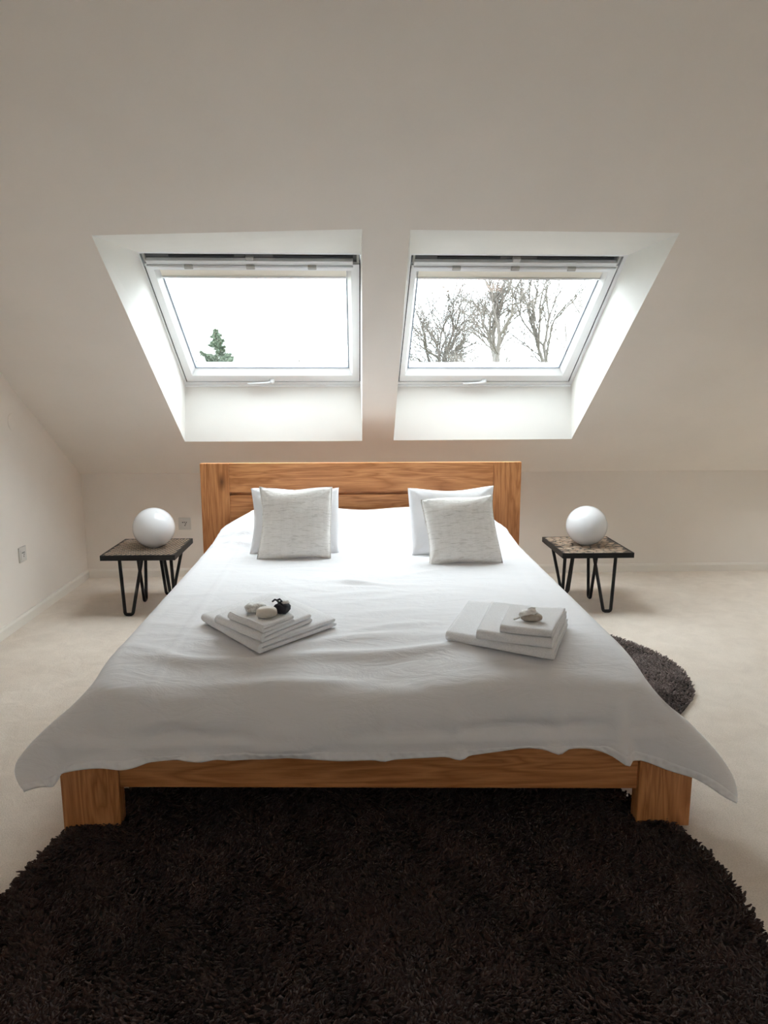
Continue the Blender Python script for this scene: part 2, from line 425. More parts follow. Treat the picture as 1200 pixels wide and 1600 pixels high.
# ------------------------------------------------------------------ roof windows
NIN = Vector((0, -SA, -CA))
def roof_window(name, op, xl, xr, sash, glass, bar, handle, clips, label):
    """op: opening corners; xl, xr: (bottom, top) x of the frame edges; v runs up the slope from the bottom of the frame"""
    YW0 = 4.786; H = 1.188
    root = struct(empty(name, ((op[3][0] + op[2][0]) / 2, op[3][1], sl(op[3][1]))), label=label)
    def W(x, v, w=0.0):
        """x as measured at the frame's bottom / top edge blend, v up the slope, w into the room"""
        y = YW0 - v * CA
        p = Vector((x, y, sl(y, 0.37)))
        return p + NIN * w
    def L(e, v):
        return e[0] + (e[1] - e[0]) * v / H
    def bar_box(bm, xa, xb, v0, v1, w0, w1, bev=0.0):
        """box between edge lines xa, xb (each (bottom, top))"""
        P = lambda e, v, w: W(L(e, v), v, w)
        add_hexa(bm, [P(xa, v0, w0), P(xb, v0, w0), P(xb, v1, w0), P(xa, v1, w0), P(xa, v0, w1), P(xb, v0, w1), P(xb, v1, w1), P(xa, v1, w1)], bev)
    def off(e, d): return (e[0] + d, e[1] + d)
    # plastered reveals, from the opening in the slope up to the frame
    fr = [W(L(xl, H), H), W(L(xr, H), H), W(L(xr, 0), 0), W(L(xl, 0), 0)]
    oc = [Vector((x, y, sl(y))) for x, y in op]
    cen = (sum(fr, Vector()) + sum(oc, Vector())) / 8
    for i in range(4):
        j = (i + 1) % 4
        q = [oc[i], oc[j], fr[j], fr[i]]
        nn = (q[1] - q[0]).cross(q[3] - q[0]).normalized()
        if nn.dot(cen - q[0]) > 0: nn = -nn
        bm = bmesh.new(); add_hexa(bm, q + [p + nn * 0.02 for p in q])
        obj('reveal_panel', bm, REVEAL, root)
    s0, s1 = sash; g0, g1 = glass
    SV0, SV1 = 0.047, 1.080         # sash bottom and the underside of the top bar
    GV0, GV1 = 0.142, 1.040
    # outer fixed frame
    bm = bmesh.new()
    bar_box(bm, off(xl, -.03), off(s0, -.006), -0.03, H + .03, -.11, 0.004)
    bar_box(bm, off(s1, .006), off(xr, .03), -0.03, H + .03, -.11, 0.004)
    bar_box(bm, off(s0, -.006), off(s1, .006), -0.03, SV0 - .006, -.11, 0.004)
    bar_box(bm, off(s0, -.006), off(s1, .006), H - .004, H + .03, -.11, 0.004)
    obj('outer_frame', bm, PVC, root)
    # lip of the frame lying on the bottom reveal
    bm = bmesh.new(); bar_box(bm, off(xl, 0.004), off(xr, -.004), 0.002, 0.016, 0.004, 0.016, 0.003)
    obj('frame_lip', bm, PVC, root)
    # black gasket seen as a thin line round the sash
    bm = bmesh.new()
    bar_box(bm, off(s0, -.0055), off(s0, .002), SV0 - .005, SV1, -.10, -.004); bar_box(bm, off(s1, -.002), off(s1, .0055), SV0 - .005, SV1, -.10, -.004)
    bar_box(bm, off(s0, -.0055), off(s1, .0055), SV0 - .0055, SV0 + .002, -.10, -.003)
    obj('gasket', bm, GASKET, root)
    # sash: mitred profile with a flat face and a bevel falling to the glass
    def rail(A, B, a, b_, name_='sash_rail'):
        """A, B outer corner (x,v) pairs; a, b_ the glass corner pairs"""
        bm = bmesh.new()
        f = 0.66
        def lerp(p, q, t): return (p[0] + (q[0] - p[0]) * t, p[1] + (q[1] - p[1]) * t)
        rows = []
        for P_, p_ in ((A, a), (B, b_)):
            m_ = lerp(P_, p_, f)
            rows.append([bm.verts.new(W(*P_, -.08)), bm.verts.new(W(*P_, 0.0)), bm.verts.new(W(*m_, 0.0)), bm.verts.new(W(*lerp(P_, p_, f + .04), -.004)), bm.verts.new(W(*p_, -.034)), bm.verts.new(W(*p_, -.08))])
        for i in range(6):
            j = (i + 1) % 6
            bm.faces.new((rows[0][i], rows[0][j], rows[1][j], rows[1][i]))
        bm.faces.new(rows[0]); bm.faces.new(rows[1][::-1])
        return obj(name_, bm, PVC, sroot)
    bm = bmesh.new()
    sroot = None
    # thin aluminium spacer just inside the glass edge makes the sash the parent of its rails
    for (xa, xb, v0, v1) in ((g0, off(g0, .007), GV0, GV1), (off(g1, -.007), g1, GV0, GV1), (g0, g1, GV0, GV0 + .007), (g0, g1, GV1 - .007, GV1)):
        bar_box(bm, xa, xb, v0, v1, -.052, -.035)
    sroot = obj('sash', bm, SPACER, root)
    TL = (L(s0, SV1 + .03), SV1 + .03); TR = (L(s1, SV1 + .03), SV1 + .03); BL = (L(s0, SV0), SV0); BR = (L(s1, SV0), SV0)
    gTL = (L(g0, GV1), GV1); gTR = (L(g1, GV1), GV1); gBL = (L(g0, GV0), GV0); gBR = (L(g1, GV0), GV0)
    rail(BL, TL, gBL, gTL); rail(TR, BR, gTR, gBR); rail(BR, BL, gBR, gBL); rail(TL, TR, gTL, gTR)
    bm = bmesh.new(); bar_box(bm, off(g0, -.01), off(g1, .01), GV0 - .01, GV1 + .01, -.050, -.044)
    obj('pane', bm, GLASS, root)
    # ventilation flap: dark recess above the bar
    bm = bmesh.new()
    bar_box(bm, off(s0, 0), off(s1, 0), 1.112, H - .004, -.11, -.016)
    vent = obj('ventilation_recess', bm, VENTGREY, root)
    bm = bmesh.new(); bar_box(bm, off(s0, .012), off(s1, -.012), 1.166, H - .005, -.016, -.008)
    for (fa, fb) in ((.12, .42), (.60, .97)):
        xa = s0[1] + (s1[1] - s0[1]) * fa; xb = s0[1] + (s1[1] - s0[1]) * fb
        bar_box(bm, (xa, xa), (xb, xb), 1.146, 1.160, -.016, -.009)
    obj('vent_seal', bm, GASKET, vent)
    for e, d in ((s0, .008), (s1, -.008)):
        bm = bmesh.new(); bar_box(bm, off(e, d - .006), off(e, d + .006), 1.120, 1.182, -.02, 0.0, .002); obj('vent_bracket', bm, CLIPGREY, vent)
    # control bar
    bx0, bx1 = bar
    bm = bmesh.new(); bar_box(bm, bx0, bx1, 1.104, 1.136, -.02, .006, .003)
    cb = obj('control_bar', bm, PVC, root)
    bm = bmesh.new(); A = W(L(bx0, 1.1), 1.101, .010); B = W(L(bx1, 1.1), 1.101, .010)
    add_tube(bm, [A, B], .0075, 10); obj('grip_rail', bm, ALU, cb, True, 40)
    for c in clips:
        x = L(bx0, 1.09) + (L(bx1, 1.09) - L(bx0, 1.09)) * c
        bm = bmesh.new(); bar_box(bm, (x - .022, x - .022), (x + .022, x + .022), 1.090, 1.112, .000, .020, .003)
        obj('rail_clip', bm, CLIPGREY, cb)
    xm = L(bx0, 1.1) + (L(bx1, 1.1) - L(bx0, 1.1)) * 0.5
    bm = bmesh.new(); bar_box(bm, (xm - .02, xm - .02), (xm + .02, xm + .02), 1.136, 1.160, -.02, .004, .003); obj('latch_block', bm, CLIPGREY, cb)
    # cream pull-down blind, rolled up nearly all the way
    bm = bmesh.new(); bar_box(bm, off(g0, .002), off(g1, -.002), 0.990, 1.060, -.034, -.026)
    bl = obj('blind', bm, BLIND, root)
    bm = bmesh.new(); bar_box(bm, off(g0, .002), off(g1, -.002), 0.978, 0.990, -.036, -.020, .002); obj('bottom_bar', bm, ALU, bl)
    # handle on the bottom rail
    kx, hx = handle
    bm = bmesh.new()
    c0 = W(kx, .060, .0)
    seg = 20
    rad = [(.0155, 0.0), (.0155, .010), (.0145, .018), (.010, .024), (.0001, .026)]
    U = Vector((1, 0, 0)); VV = Vector((0, -CA, SA))
    rings = [[bm.verts.new(c0 + NIN * h + (U * math.cos(k * 2 * PI / seg) + VV * math.sin(k * 2 * PI / seg)) * r) for k in range(seg)] for r, h in rad]
    for a_, b2 in zip(rings, rings[1:]):
        for k in range(seg): bm.faces.new((a_[k], a_[(k + 1) % seg], b2[(k + 1) % seg], b2[k]))
    hd = obj('window_handle', bm, PVC, root, True, 50)
    bm = bmesh.new(); pts = [W(kx, .060, .016), W(kx - .05, .056, .020), W(hx + .02, .050, .022), W(hx, .048, .020)]
    add_tube(bm, pts, [.0095, .0075, .007, .0055], 10); obj('lever', bm, PVC, hd, True, 50)
    return root

roof_window('window_1', O1, (-1.095, -1.072), (0.036, 0.033), ((-1.075, -1.060), (0.030, 0.027)),
            ((-1.006, -1.006), (-0.036, -0.038)), ((-1.052, -1.048), (0.004, -0.006)), (-0.532, -0.690), (0.20, 0.50, 0.80),
            'left skylight, a pine tree and white sky behind its glass')
roof_window('window_2', O2, (0.274, 0.280), (1.425, 1.392), ((0.287, 0.296), (1.396, 1.368)),
            ((0.336, 0.335), (1.316, 1.318)), ((0.300, 0.306), (1.378, 1.356)), (0.838, 0.702), (0.21, 0.50, 0.78),
            'right skylight, bare branches behind its glass')
roof_window('added_fill_skylight', O3, (3.030, 3.030), (4.150, 4.150), ((3.050, 3.050), (4.130, 4.130)),  # out of view, added so more daylight reaches the right side
            ((3.098, 3.098), (4.062, 4.062)), ((3.060, 3.060), (4.110, 4.110)), (3.600, 3.460), (0.20, 0.50, 0.80),
            'unseen skylight added further right in the same slope for more daylight there')


# ------------------------------------------------------------------ bed
bed = props(empty('bed', (0.055, 2.05, 0)), 'wide cherry-wood double bed with panelled headboard and block legs', 'bed')
def leg(x0, x1, y0, y1, z1):
    bm = bmesh.new(); add_box(bm, x0, x1, y0, y1, 0.0, z1, 0.003); obj('leg', bm, WOODZ, bed)
leg(-0.913, -0.737, 2.077, 2.127, 0.285)
leg(0.870, 1.039, 2.028, 2.078, 0.285)
bm = bmesh.new()
add_hexa(bm, [(-.737, 2.089, .139), (.870, 2.041, .124), (.870, 2.069, .124), (-.737, 2.117, .139), (-.737, 2.089, .275), (.870, 2.041, .275), (.870, 2.069, .275), (-.737, 2.117, .275)], .002)
obj('foot_rail', bm, WOODX, bed)
for x0, x1, ya in ((-.913, -.885, 2.127), (1.011, 1.039, 2.078)):
    bm = bmesh.new(); add_box(bm, x0, x1, ya, 4.342, .14, .285, .002); obj('side_rail', bm, WOODY, bed)
bm = bmesh.new(); add_box(bm, -.885, 1.011, 2.13, 4.33, .12, .14); obj('slat_base', bm, WOODX, bed)
HB0, HB1 = 4.342, 4.387
hb = box_obj('headboard', WOODX, bed, -.759, .838, HB0 + .028, HB1 - .006, .30, .905)
for x0, x1 in ((-.932, -.761), (.840, 1.010)):
    bm = bmesh.new(); add_box(bm, x0, x1, HB0 - .002, HB1, 0.0, .911, .002); obj('headboard_post', bm, WOODZ, hb)
for z0, z1 in ((.735, .911), (.45, .717)):
    bm = bmesh.new(); add_box(bm, -.7605, .8395, HB0 + .001, HB1, z0, z1, .002); obj('headboard_plank', bm, WOODX, hb)

bm = bmesh.new(); add_box(bm, -.82, .92, 2.11, 4.28, .142, .440, .045, 4)
props(obj('mattress', bm, MATTRESS, None, True, 40), 'thick mattress lying in the bed frame under the white bedspread', 'mattress')
def sleep_pillow(cx, label):
    bm = bmesh.new(); bmesh.ops.create_uvsphere(bm, u_segments=32, v_segments=16, radius=1)
    k = lambda a, p: math.copysign(abs(a) ** p, a)
    for v in bm.verts:
        x, y, z = v.co
        v.co = (cx + k(x, .6) * .25, 4.14 + k(y, .7) * .12, .500 + z * .055)
    props(obj('pillow', bm, PILLOWCASE, None, True), label, 'pillow')
sleep_pillow(-.33, 'sleeping pillow hidden under the left head end of the bedspread')
sleep_pillow(.42, 'sleeping pillow hidden under the right head end of the bedspread')

# bedspread: a sheet hung over the bed
def hang_cloth():
    """drapes a white sheet over mattress and pillows with a small position-based cloth solver"""
    nx, ny = 84, 86
    X0, X1, Y0, Y1 = -1.05, 1.27, 4.29, 1.862
    gen = np.random.default_rng(5)
    xs = np.linspace(X0, X1, nx); ys = np.linspace(Y0, Y1, ny)
    P = np.zeros((ny, nx, 3)); P[..., 0] = xs[None]; P[..., 1] = ys[:, None]; P[..., 2] = .50
    P += gen.normal(0, .0003, P.shape)
    dx = xs[1] - xs[0]; dy = ys[0] - ys[1]; dg = math.hypot(dx, dy)
    boxes = [(np.array([.05, 3.17, .32]), np.array([.885, 1.115, .165]), .055),
             (np.array([.06, 3.17, .20]), np.array([.978, 1.13, .105]), .02)]
    def pillow_bump(x, y):
        u = np.clip((.91 - np.abs(x - .045)) / .29, 0, 1); u = u * (1.2 - .2 * u)
        v = np.clip((y - 3.78) / .34, 0, 1)
        return .168 * u * (v * v * (3 - 2 * v)) ** .8 * (1 - .10 * np.exp(-((x - .05) / .16) ** 2))
    P[..., 2] += pillow_bump(P[..., 0], P[..., 1])
    TH = .004
    def collide(P, Q, fric):
        for c, h, r in boxes:
            rel = P - c; q = np.abs(rel) - (h - r)
            m = (q < r + TH).all(-1)
            if not m.any(): continue
            q = q[m]; o = np.maximum(q, 0); l = np.linalg.norm(o, axis=-1)
            d = l + np.minimum(q.max(-1), 0) - r
            n_ = np.where(l[:, None] > 1e-9, o / np.maximum(l, 1e-9)[:, None], np.eye(3)[np.argmax(q, -1)]) * np.sign(rel[m] + 1e-12)
            hit = d < TH
            p = P[m]; s = np.where(hit, TH - d, 0)[:, None]
            p = p + s * n_
            v = p - Q[m]; vn = (v * n_).sum(-1, keepdims=True) * n_
            p = p - (v - vn) * fric * hit[:, None]
            P[m] = p
        m = (np.abs(P[..., 0] - .05) < .84) & (P[..., 1] > 2.10)
        hz = .489 + pillow_bump(P[..., 0], P[..., 1])
        m &= P[..., 2] < hz
        p = P[m]; p[:, 2] = hz[m]; v = p - Q[m]; v[:, 2] = 0; P[m] = p - v * fric
        P[..., 2] = np.maximum(P[..., 2], .01); P[..., 1] = np.minimum(P[..., 1], 4.31)
    def pull(A, B, rest, k):
        d = B - A; l = np.sqrt((d * d).sum(-1, keepdims=True))
        d *= k * .5 * (1 - rest / np.maximum(l, 1e-9)); return d
    # the foot-side hem as someone laid it out, column by column
    kf = np.array([-1.05, -1.01, -.97, -.93, -.885, -.84, -.79, -.70, -.60, -.49, -.38, -.21, .08, .35, .42, .503, .60, .70, .78, .84, .90, .96, 1.02, 1.08, 1.14, 1.20, 1.27])
    kx = np.array([-.962, -.932, -.912, -.889, -.876, -.848, -.770, -.68, -.585, -.485, -.38, -.21, .08, .35, .42, .503, .60, .695, .77, .82, .872, .925, .973, 1.022, 1.055, 1.098, 1.139])
    ky = np.array([1.95, 1.965, 1.985, 1.985, 2.0, 2.0, 2.005, 2.01, 2.01, 2.01, 2.012, 2.012, 2.012, 2.012, 2.012, 2.012, 2.01, 2.0, 2.0, 2.0, 2.0, 2.0, 1.99, 1.985, 1.97, 1.955, 1.95])
    kz = np.array([.213, .217, .207, .208, .237, .247, .254, .256, .268, .276, .264, .272, .256, .266, .276, .290, .281, .284, .262, .248, .234, .214, .204, .190, .175, .146, .124])
    tgt = np.stack([np.interp(xs, kf, q) for q in (kx, ky, kz)], -1)
    Q = P.copy(); dt = .014; STEPS = 380
    for it in range(STEPS):
        early = it < 220
        if it == 110: held = P[-1].copy()
        if it >= 110: g_ = min(1.0, (it - 110) / 130.0); g_ = g_ * g_ * (3 - 2 * g_); hem = held * (1 - g_) + tgt * g_
        v = (P - Q) * (.985 if early else .95); Q = P.copy(); P = P + v; P[..., 2] -= 9.8 * dt * dt
        for k in range(12):
            for par in (0, 1):
                A, B = P[par:-1:2], P[par + 1::2]; d = pull(A, B, dy, 1.0); A += d; B -= d
                A, B = P[:, par:-1:2], P[:, par + 1::2]; d = pull(A, B, dx, 1.0); A += d; B -= d
                A, B = P[par:-1:2, :-1], P[par + 1::2, 1:]; d = pull(A, B, dg, .25); A += d; B -= d
                A, B = P[par:-1:2, 1:], P[par + 1::2, :-1]; d = pull(A, B, dg, .25); A += d; B -= d
            for st, kk in ((2, .25), (4, .20)):
                d = pull(P[:-st], P[st:], dy * st, kk); P[:-st] += d; P[st:] -= d
                d = pull(P[:, :-st], P[:, st:], dx * st, kk); P[:, :-st] += d; P[:, st:] -= d
            if it >= 110: P[-1] = hem
            if k % 4 == 3: collide(P, Q, .5 if early else .8)
    # twice as fine, by cubic interpolation
    def up(A, axis):
        A = np.moveaxis(A, axis, 0)
        E = np.concatenate([2 * A[:1] - A[1:2], A, 2 * A[-1:] - A[-2:-1]])
        mid = (-E[:-3] + 9 * E[1:-2] + 9 * E[2:-1] - E[3:]) / 16
        out = np.empty((2 * A.shape[0] - 1,) + A.shape[1:]); out[0::2] = A; out[1::2] = mid
        return np.moveaxis(out, 0, axis)
    return up(up(P, 0), 1), (X0, X1, Y0, Y1)

def shape_cloth(a, ext):
    """flared corners, soft folds in the drop, creases and the sagging foot edge"""
    ny, nx, _ = a.shape
    fx = np.linspace(ext[0], ext[1], nx)[None].repeat(ny, 0); fy = np.linspace(ext[2], ext[3], ny)[:, None].repeat(nx, 1)
    def sm(t): u = np.clip(t, 0, 1); return u * u * (3 - 2 * u)
    top = .489
    # ease out small puckers in the two free corners
    fade = sm((2.30 - fy) / .15) * sm((np.abs(fx - .05) - .80) / .08)
    for _ in range(14):
        b_ = a.copy(); b_[1:-1, 1:-1] = (a[:-2, 1:-1] + a[2:, 1:-1] + a[1:-1, :-2] + a[1:-1, 2:]) / 4
        b_[1:-1, 0] = (a[:-2, 0] + a[2:, 0]) / 2; b_[1:-1, -1] = (a[:-2, -1] + a[2:, -1]) / 2
        a = a + (b_ - a) * fade[..., None]
    x, z = a[..., 0], a[..., 2]
    frontmask = sm((2.16 - fy) / .08) * sm((.97 - np.abs(fx - .05)) / .12)
    fr = np.clip((top - z) / .23, 0, 1.2)
    f = np.zeros_like(x)
    for c, wd, am, sl_ in ((.28, .030, .013, .15), (.36, .06, -.009, .1), (.62, .028, .014, -.1), (.69, .05, -.010, 0), (.80, .022, .020, 0), (.86, .04, -.013, .2), (-.10, .09, .006, .2), (-.42, .05, .010, -.3), (-.34, .05, -.009, -.2), (-.62, .06, .010, -.3), (-.53, .05, -.008, -.3), (.08, .02, .004, 0)):
        f += am * np.exp(-((x - c - sl_ * fr * .2) / wd) ** 2)
    a[..., 1] -= frontmask * fr * np.maximum(f, -.006) * 2.5
    lim = 2.014 + .12 * np.clip((a[..., 2] - .33) / .12, 0, 1)
    wt = sm((.985 - np.abs(fx - .05)) / .07) * sm((2.17 - fy) / .06)
    a[..., 1] += wt * np.clip(np.minimum(a[..., 1], lim) - a[..., 1], -.045, 0)
    yb = 2.42 + .05 * np.sin(4.2 * fx + 2.2) + .045 * np.sin(9 * fx + .5)
    s = np.clip((yb - fy) / .34, 0, 1)
    latt = sm((1.02 - np.abs(x - .05)) / .2); hang = sm((a[..., 2] - .25) / .2)
    a[..., 2] -= .050 * s * s * latt * hang
    onT = sm((fy - 2.08) / .08) * latt
    def ridge(cx, cy, L_, ang, wd, am, curv=.08):
        ddx = fx - cx; ddy = fy - cy; u = ddx * math.cos(ang) + ddy * math.sin(ang); v = -ddx * math.sin(ang) + ddy * math.cos(ang) + curv * u * u / L_
        return am * np.exp(-(u / L_) ** 2 - (v / wd) ** 2)
    r = np.zeros_like(x); gen = np.random.default_rng(1)
    for q in ((.12, 2.32, .34, .14, .032, .013, -.10), (-.45, 2.27, .30, -.04, .028, .011, -.12), (-.02, 2.45, .22, .25, .035, .009), (.42, 2.47, .25, .05, .03, .006), (-.68, 2.35, .2, -.5, .03, .006), (-.25, 2.14, .34, .05, .024, .008, .05), (.10, 2.57, .16, .3, .025, .006),
              (-.02, 3.19, .10, -.3, .02, .009), (.02, 3.14, .09, -.25, .018, -.006), (.30, 3.35, .15, .5, .02, .004), (-.05, 3.0, .2, .25, .03, .003), (.1, 2.75, .15, .2, .03, .003), (-.68, 2.9, .2, 1.2, .03, .004), (.5, 2.06, .3, .05, .03, .004)):
        r += ridge(*q)
    for _ in range(52):
        cx, cy = gen.uniform(-.85, .95), gen.uniform(2.15, 3.9)
        q = ridge(cx, cy, gen.uniform(.08, .28), gen.normal(.15, .5), gen.uniform(.012, .03), gen.uniform(.0008, .0028), gen.uniform(-.15, .2))
        if not (2.1 < cy < 3.0 and (-.65 < cx < 0 or .2 < cx < .85)): r += q
    for _ in range(60):
        r += ridge(gen.uniform(-.85, .95), gen.uniform(3.78, 4.2), gen.uniform(.08, .2), gen.normal(.5 * np.sign(gen.uniform(-1, 1)), .4), gen.uniform(.012, .035), gen.uniform(.002, .006))
    a[..., 2] += 1.25 * r * onT
    a[..., 2] += onT * (.003 * np.exp(-((fx - .74 - .05 * (fy - 3)) / .010) ** 2) * sm((fy - 2.3) / .4) + .003 * np.exp(-((fx + .63) / .010) ** 2))
    return a
G, EXT = hang_cloth()
G = shape_cloth(G, EXT)
NY, NX = G.shape[:2]
idx = np.arange(NX * NY).reshape(NY, NX)
F = np.stack([idx[:-1, :-1], idx[1:, :-1], idx[1:, 1:], idx[:-1, 1:]], -1).reshape(-1, 4)
sheet = mesh_np('bedspread', G.reshape(-1, 3), F, SHEET)
props(sheet, 'white cotton bedspread draped over the whole bed with hanging corners', 'bedspread')
# stitched hem band along the foot edge, slightly thicker and puckered
dU = np.gradient(G, axis=1); dV = np.gradient(G, axis=0)
Nn = np.cross(dV, dU); Nn /= np.linalg.norm(Nn, axis=-1, keepdims=True)
if Nn[60, 60, 2] < 0: Nn = -Nn
def row(r):
    i = int(r); f = r - i
    i2 = min(i + 1, NY - 1)
    return G[i] * (1 - f) + G[i2] * f, Nn[i] * (1 - f) + Nn[i2] * f
NS = 5
cs = np.linspace(0, NX - 1, (NX - 1) * NS + 1)
def across(A): return np.stack([np.interp(cs, np.arange(NX), A[:, k]) for k in range(3)], 1)
rng = np.random.default_rng(11)
ph = np.cumsum(rng.uniform(.25, .75, len(cs)))
layers = []
NR = 6
for k in range(NR + 1):
    t = k / NR
    g, nn = row(NY - 1 - 1.85 * (1 - t))
    g = across(g); nn = across(nn)
    h = .0034 * min(1, t * 8) + .0016 * np.sin(ph) * math.sin(PI * min(1, t * 1.0)) + .0004
    layers.append(g + nn * np.reshape(h, (-1, 1)))
g, nn = row(NY - 1); layers.append(across(g) + np.array([0, 0, -.0022]) + across(nn) * .001)
layers.append(across(g) - across(nn) * .0015)
HV = np.stack(layers); hn = HV.shape[1]; hi = np.arange(HV.shape[0] * hn).reshape(-1, hn)
HF = np.stack([hi[:-1, :-1], hi[1:, :-1], hi[1:, 1:], hi[:-1, 1:]], -1).reshape(-1, 4)
mesh_np('hem', HV.reshape(-1, 3), HF, HEM, sheet)

# ------------------------------------------------------------------ cushions and pillows
def cushion(name, loc, W, H, Tk, tilt, roll, rz, mat, seed, label, group=None, ears=0.06, seam=None):
    """stands on its lower edge, centred on x; leans back (towards +y) by tilt"""
    n = 44; rnd = random.Random(seed)
    us = np.linspace(-1, 1, n); U, V = np.meshgrid(us, us)
    c = ears
    ph = [rnd.uniform(0, 6.28) for _ in range(8)]
    X = W / 2 * U * (1 - c * (1 - V ** 2) * np.abs(U)) + .006 * np.sin(2.3 * V + ph[0]) * np.abs(U)
    Z = H / 2 * V * (1 - c * (1 - U ** 2) * np.abs(V)) + .007 * np.sin(3.1 * U + ph[1]) * np.abs(V)
    prof = np.clip((1 - U ** 4) * (1 - V ** 4), 0, 1) ** .55
    th = Tk / 2 * prof
    verts = []
    for s in (-1, 1):
        wob = .010 * np.sin(4 * U + 2 * V + ph[2 + (s > 0)]) * prof + .006 * np.sin(7 * V - 3 * U + ph[5]) * prof
        # puckers running in from the corners
        rr = np.sqrt((1 - np.abs(U)) ** 2 + (1 - np.abs(V)) ** 2)
        ang = np.arctan2(1 - np.abs(V), 1 - np.abs(U) + 1e-6)
        pk = .004 * np.sin(ang * 11 + ph[6]) * np.exp(-(rr / .35) ** 2) * np.clip(rr * 6, 0, 1)
        verts.append(np.stack([X, s * (th + wob * .5 + pk), Z + H / 2], -1).reshape(-1, 3))
    Vv = np.concatenate(verts); i = np.arange(n * n).reshape(n, n)
    q = np.stack([i[:-1, :-1], i[:-1, 1:], i[1:, 1:], i[1:, :-1]], -1).reshape(-1, 4)
    f = np.concatenate([q, q[:, ::-1] + n * n])
    # weld the rim: the back layer's border uses the front layer's vertices
    border = np.zeros((n, n), bool); border[0] = border[-1] = True; border[:, 0] = border[:, -1] = True
    remap = np.arange(2 * n * n); remap[n * n:][border.ravel()] = np.arange(n * n)[border.ravel()]
    f = remap[f]
    used = np.unique(f); inv = np.full(2 * n * n, -1); inv[used] = np.arange(len(used))
    o = mesh_np(name, Vv[used], inv[f], mat)
    o.matrix_world = Matrix.Translation(loc) @ Matrix.Rotation(rz, 4, 'Z') @ Matrix.Rotation(-tilt, 4, 'X') @ Matrix.Rotation(roll, 4, 'Y')
    o.data.update()
    props(o, label, 'cushion' if name == 'linen_cushion' else 'pillow', group)
    if seam:
        rim = [(x, 0, z + H / 2) for x, z in list(zip(X[0], Z[0])) + list(zip(X[1:, -1], Z[1:, -1])) + list(zip(X[-1, ::-1][1:], Z[-1, ::-1][1:])) + list(zip(X[::-1, 0][1:], Z[::-1, 0][1:]))]
        rim = [(x * 1.004, y * 1, z) for x, y, z in rim]
        bm = bmesh.new(); add_tube(bm, rim, .0022, 6)
        so = obj('seam', bm, mat, None, True); so.parent = o
    return o
cushion('pillow', (-.324, 3.757, .484), .475, .365, .095, R(23), 0, R(1), PILLOWCASE, 3, 'white cotton pillow behind the left linen cushion', None, .05)
cushion('pillow', (.520, 3.690, .484), .465, .370, .095, R(23), R(-1.5), R(-1), PILLOWCASE, 5, 'white cotton pillow behind the right linen cushion', None, .05)
cushion('linen_cushion', (-.317, 3.640, .482), .380, .385, .10, R(21), R(.8), 0, LINEN, 8, 'crinkled oatmeal linen cushion leaning on the left white pillow', None, .075, True)
cushion('linen_cushion', (.545, 3.500, .482), .370, .360, .10, R(24), R(-4.5), R(-2), LINEN, 9, 'crinkled oatmeal linen cushion leaning on the right white pillow', None, .075, True)

